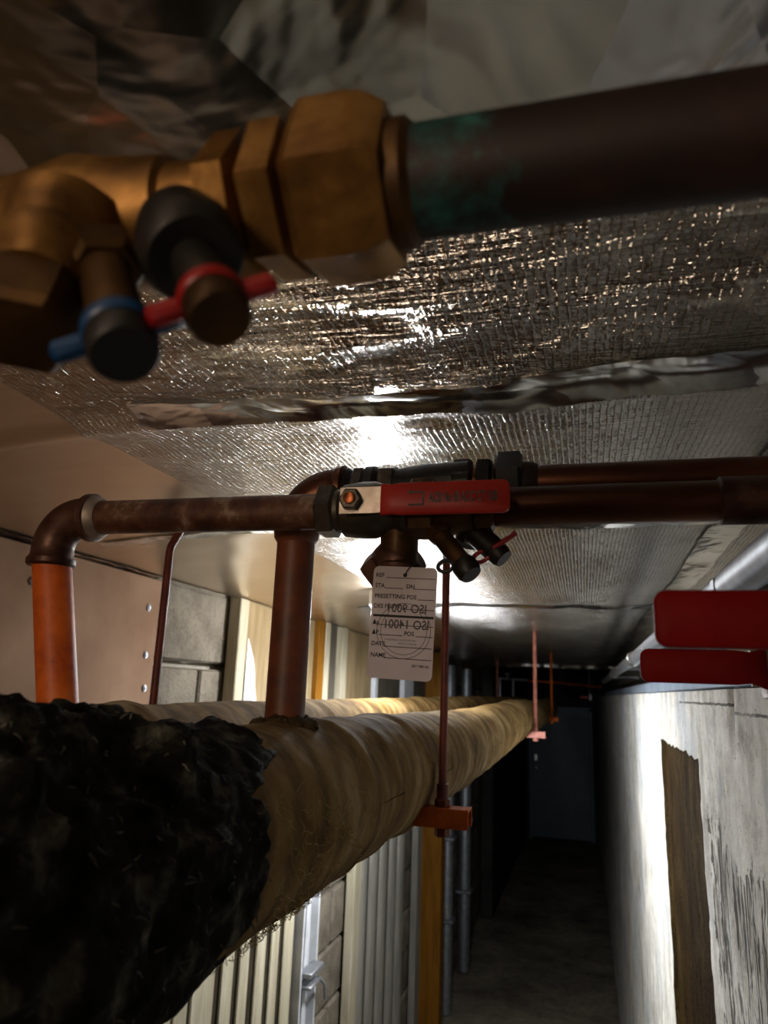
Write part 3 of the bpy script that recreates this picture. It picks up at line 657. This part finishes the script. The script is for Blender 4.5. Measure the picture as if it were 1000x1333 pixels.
# tag coordinates: u -0.5..0.5, v -0.5..0.5
cardo = tg.children[0]
def word(txt, size, u, v_, sx=.95, bold=.00012):
    obj('printed_word', text_mb(txt, size, T(u, v_, FN), TR, TU, sx, bold), 'print_black', cardo, sharp=0)['kind'] = 'stuff'
for txt, v_, parts in (('REF', .40, [(-.30, .48)]), ('STA', .305, [(-.31, -.02), (.14, .48)]), ('PRESETTING POS', .21, [(.22, .48)]), ('DES FLOW', .12, [(-.03, .48)]),
                       ('\u0394p', -.025, [(-.38, .48)]), ('\u0394P', -.115, [(-.36, .02), (.22, .48)]), ('DATE', -.215, [(-.26, .48)]), ('NAME', -.315, [(-.25, .48)])):
    word(txt, .0062, -.46, v_)
    for u0, u1 in parts: obj('ruled_line', bar(u0, u1, v_ - .003, th=.00075), 'print_black', cardo, sharp=0)
word('DN', .0062, .03, .305); word('POS', .0062, .04, -.115); word('307 780-06', .0036, .18, -.385, 1.1, .00006)
obj('ruled_line', bar(-.46, .48, .052, .052, th=.0024), 'print_black', cardo, sharp=0)
# print on the back showing through mirrored
mt = MB()
for txt, v_, sz in (('ISO 9001', .088, .0128), ('ISO 14001', -.055, .0128)):
    m = text_mb(txt, sz, T(.37 if '9' in txt else .42, v_, FN + .0001), -TR, TU, .88, .00018); mt.add(m.v, m.f)
for txt, v_, sz in (('CERTIFICATE OF CONFORMITY', -.165, .0027), ('QUALITY SYSTEM', -.195, .0027)):
    m = text_mb(txt, sz, T(.24, v_, FN + .0001), -TR, TU, .9, 0); mt.add(m.v, m.f)
obj('show_through_print', mt, 'print_faint', cardo, sharp=0)['kind'] = 'stuff'
sl2 = MB()
for r0 in (.0285, .0245):
    c = TC + TU * (-.0085) + TR * .002 + TN * (FN - .0001); n = 64
    for k in range(n):
        if r0 < .025 and 8 < k < 24: continue
        a0, a1 = 2 * math.pi * k / n, 2 * math.pi * (k + 1) / n
        sl2.add([c + (TR * math.cos(a) + TU * math.sin(a)) * r for a, r in ((a0, r0), (a1, r0), (a1, r0 - .0006), (a0, r0 - .0006))], [(0, 1, 2, 3)])
obj('seal_ring', sl2, 'print_faint', cardo, sharp=0)
m = MB(); c = T(0, .425, FN); m.add([c + (TR * math.cos(a) + TU * math.sin(a)) * .0022 for a in [2 * math.pi * k / 14 for k in range(14)]], [tuple(range(14))]); obj('punched_hole', m, 'print_black', cardo, sharp=0)
obj('string', MB().tube([T(0, .42, .001), T(.03, .46, .004), T(.10, .52, .001), V((-.172, .76, .142)), V((-.176, .78, .152))], .0006, 6), 'black_plastic', tg)

# ------------------------------------------------------------------ red levers at the right edge
def side_valve(label, py, pz, px, x_tip, hh, tilt=0, gap=.055):
    t_ = thing('ball_valve', label, 'valve', (px, py, pz))
    b = MB(); yb = py + .045; b.nut((px - .036, yb, pz), (1, 0, 0), .016, .026, .2); b.lathe((px - .02, yb, pz), (1, 0, 0), [(0, .021), (.006, .025), (.03, .025), (.036, .021), (.07, .021)], 28); b.cyl((px, yb, pz), (px, py, pz), .009)
    obj('body', b, 'brass_dark', t_)
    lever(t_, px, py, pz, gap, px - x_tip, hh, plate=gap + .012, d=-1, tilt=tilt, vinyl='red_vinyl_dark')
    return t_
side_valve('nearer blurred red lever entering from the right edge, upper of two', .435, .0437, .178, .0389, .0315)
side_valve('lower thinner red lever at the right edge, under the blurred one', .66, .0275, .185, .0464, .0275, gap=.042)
# conduit and trunking along the right wall top
cd = thing('conduit', 'silver tube running along the top of the right wall', 'conduit', (.165, .3, .129))
obj('tube', MB().cyl((.165, -.6, .129), (.165, 6.5, .129), .019), 'galvanised', cd)
for y in (1.13, 2.6, 4.2): obj('coupling', MB().lathe((.165, y, .129), (0, 1, 0), [(0, .019), (.004, .024), (.05, .024), (.054, .019)], 28), 'chrome', cd)
for y in (.9, 2.0, 3.4, 5.0): obj('saddle', MB().bevbox((.245, y, .129), (.2, .03, .02), .004), 'galvanised', cd)
tk = obj('trunking', MB().bevbox((.262, 4.1, .040), (.075, 9.6, .036), .003), 'trunking', None, (.262, 4.1, .022)); tag(tk, 'pale blue metal trunking lying along the right wall top', 'trunking')

# ------------------------------------------------------------------ near brass valve overhead
YN, ZN = .232, .186
nv = thing('brass_valve', 'blurred brass valve overhead with hexagon nuts and two test points', 'valve', (-.12, YN, ZN))
obj('union_nut', MB().lathe((-.100, YN, ZN), (1, 0, 0), [(0, .031), (.004, .0345), (.021, .0345), (.028, .0335), (.036, .029)], 6, .52), 'brass', nv)
obj('hexagon', MB().nut((-.119, YN, ZN), (1, 0, 0), .0165, .030, .52), 'brass', nv)
obj('hexagon', MB().nut((-.137, YN, ZN), (1, 0, 0), .0155, .029, .30), 'brass', nv)
b = MB(); b.lathe((-.138, YN, ZN), (-1, 0, 0), [(0, .020), (.016, .021), (.018, .024), (.03, .025), (.045, .027), (.06, .030), (.08, .027), (.12, .024), (.14, .028), (.16, .028)], 36); obj('body', b, 'brass', nv)
ax = V((.12, -.32, -.75)).normalized(); p0 = V((-.192, .212, .172))
b = MB(); b.lathe(p0, ax, [(0, .024), (.01, .022), (.018, .019), (.022, .0225), (.03, .0225), (.036, .019), (.044, .019)], 32); obj('branch', b, 'brass', nv)
obj('branch_cap', MB().nut(p0 + ax * .042, ax, .024, .020), 'brass_dark', nv)
def near_point(p0, p1, r, capr, mcap, mstrap, big):
    p0, p1 = V(p0), V(p1); ax = (p1 - p0).normalized(); L = (p1 - p0).length
    x = MB()
    if big: x.lathe(p0 - ax * .008, ax, [(0, .016), (.012, .0185), (.024, .0185), (.028, .016)], 28); x.cyl(p0, p1, r)
    else: x.nut(p0 - ax * .006, ax, .016, .0145, .2); x.cyl(p0, p1, r)
    tp = obj('test_point', x, 'valve_black' if big else 'brass_dark', nv)
    obj('cap', MB().lathe(p1 - ax * .006, ax, [(0, capr * .92), (.003, capr), (.012, capr), (.014, capr * .9)], 28), mcap, tp)
    u = V((1, .0, -.25)); u = (u - ax * u.dot(ax)).normalized()
    s_ = MB(); s_.lathe(p1 - ax * .008, ax, [(0, capr * 1.02), (.001, capr * 1.08), (.005, capr * 1.08), (.006, capr * 1.02)], 28)
    for d in (-1, 1): s_.bevbox(p1 - ax * .005 + u * d * (capr + .004), (.014, .006, .008), .0015, Matrix((u, ax.cross(u), ax)).transposed())
    obj('strap', s_, mstrap, tp)
near_point((-.168, .205, .150), (-.1415, .1865, .106), .0095, .0115, 'black_plastic', 'blue_plastic', False)
near_point((-.137, .208, .158), (-.110, .1885, .116), .0085, .0105, 'brass_dark', 'red_plastic', True)
np_ = thing('overhead_pipe', 'dark blurred copper pipe overhead with green verdigris by the nut', 'pipe', (.08, YN, ZN))
obj('tube', MB().cyl((-.066, YN, ZN), (.215, YN, ZN), .0205, seg=40), 'verdigris_pipe', np_)
obj('collar', MB().lathe((-.066, YN, ZN), (1, 0, 0), [(0, .0235), (.008, .0235), (.011, .0208)], 32), 'brass_dark', np_)

# ------------------------------------------------------------------ small things far down the corridor
fp = thing('far_pipe', 'thin orange pipe crossing the dark far end near the ceiling', 'pipe', (-.4, 9, .15))
obj('tube', MB().tube([(-1.0, 9, .17), (-.3, 9, .15), (.2, 9, .115)], .016, 10), 'hanger_orange', fp)
fl = thing('standpipe', 'small grey standpipe in the dark above the far pipes', 'standpipe', (-.9, 8.7, 0))
m = MB(); m.tube([(-.93, 8.7, -.1), (-.93, 8.7, .17)], .02, 10); m.tube([(-.78, 8.7, -.1), (-.78, 8.7, .17)], .02, 10); obj('post', m, 'galvanised', fl)
obj('rail', MB().tube([(-.97, 8.7, .17), (-.62, 8.7, .16)], .018, 10), 'galvanised', fl)
obj('tap', MB().lathe((-.84, 8.7, .18), (0, 0, 1), [(0, .012), (.03, .012), (.035, .04), (.055, .04), (.06, .015)], 14), 'white_paint', fl)
fv = thing('far_valve', 'tiny red handled valve in front of the dark end wall', 'valve', (.02, 9.1, -.02))
obj('handle', MB().bevbox((.0, 9.1, -.005), (.1, .03, .03), .006), 'red_vinyl', fv); obj('body', MB().nut((.075, 9.1, -.04), (0, 0, 1), .08, .025), 'galvanised', fv); obj('stem', MB().cyl((.07, 9.1, .0), (.07, 9.1, .52), .008), 'galvanised', fv)
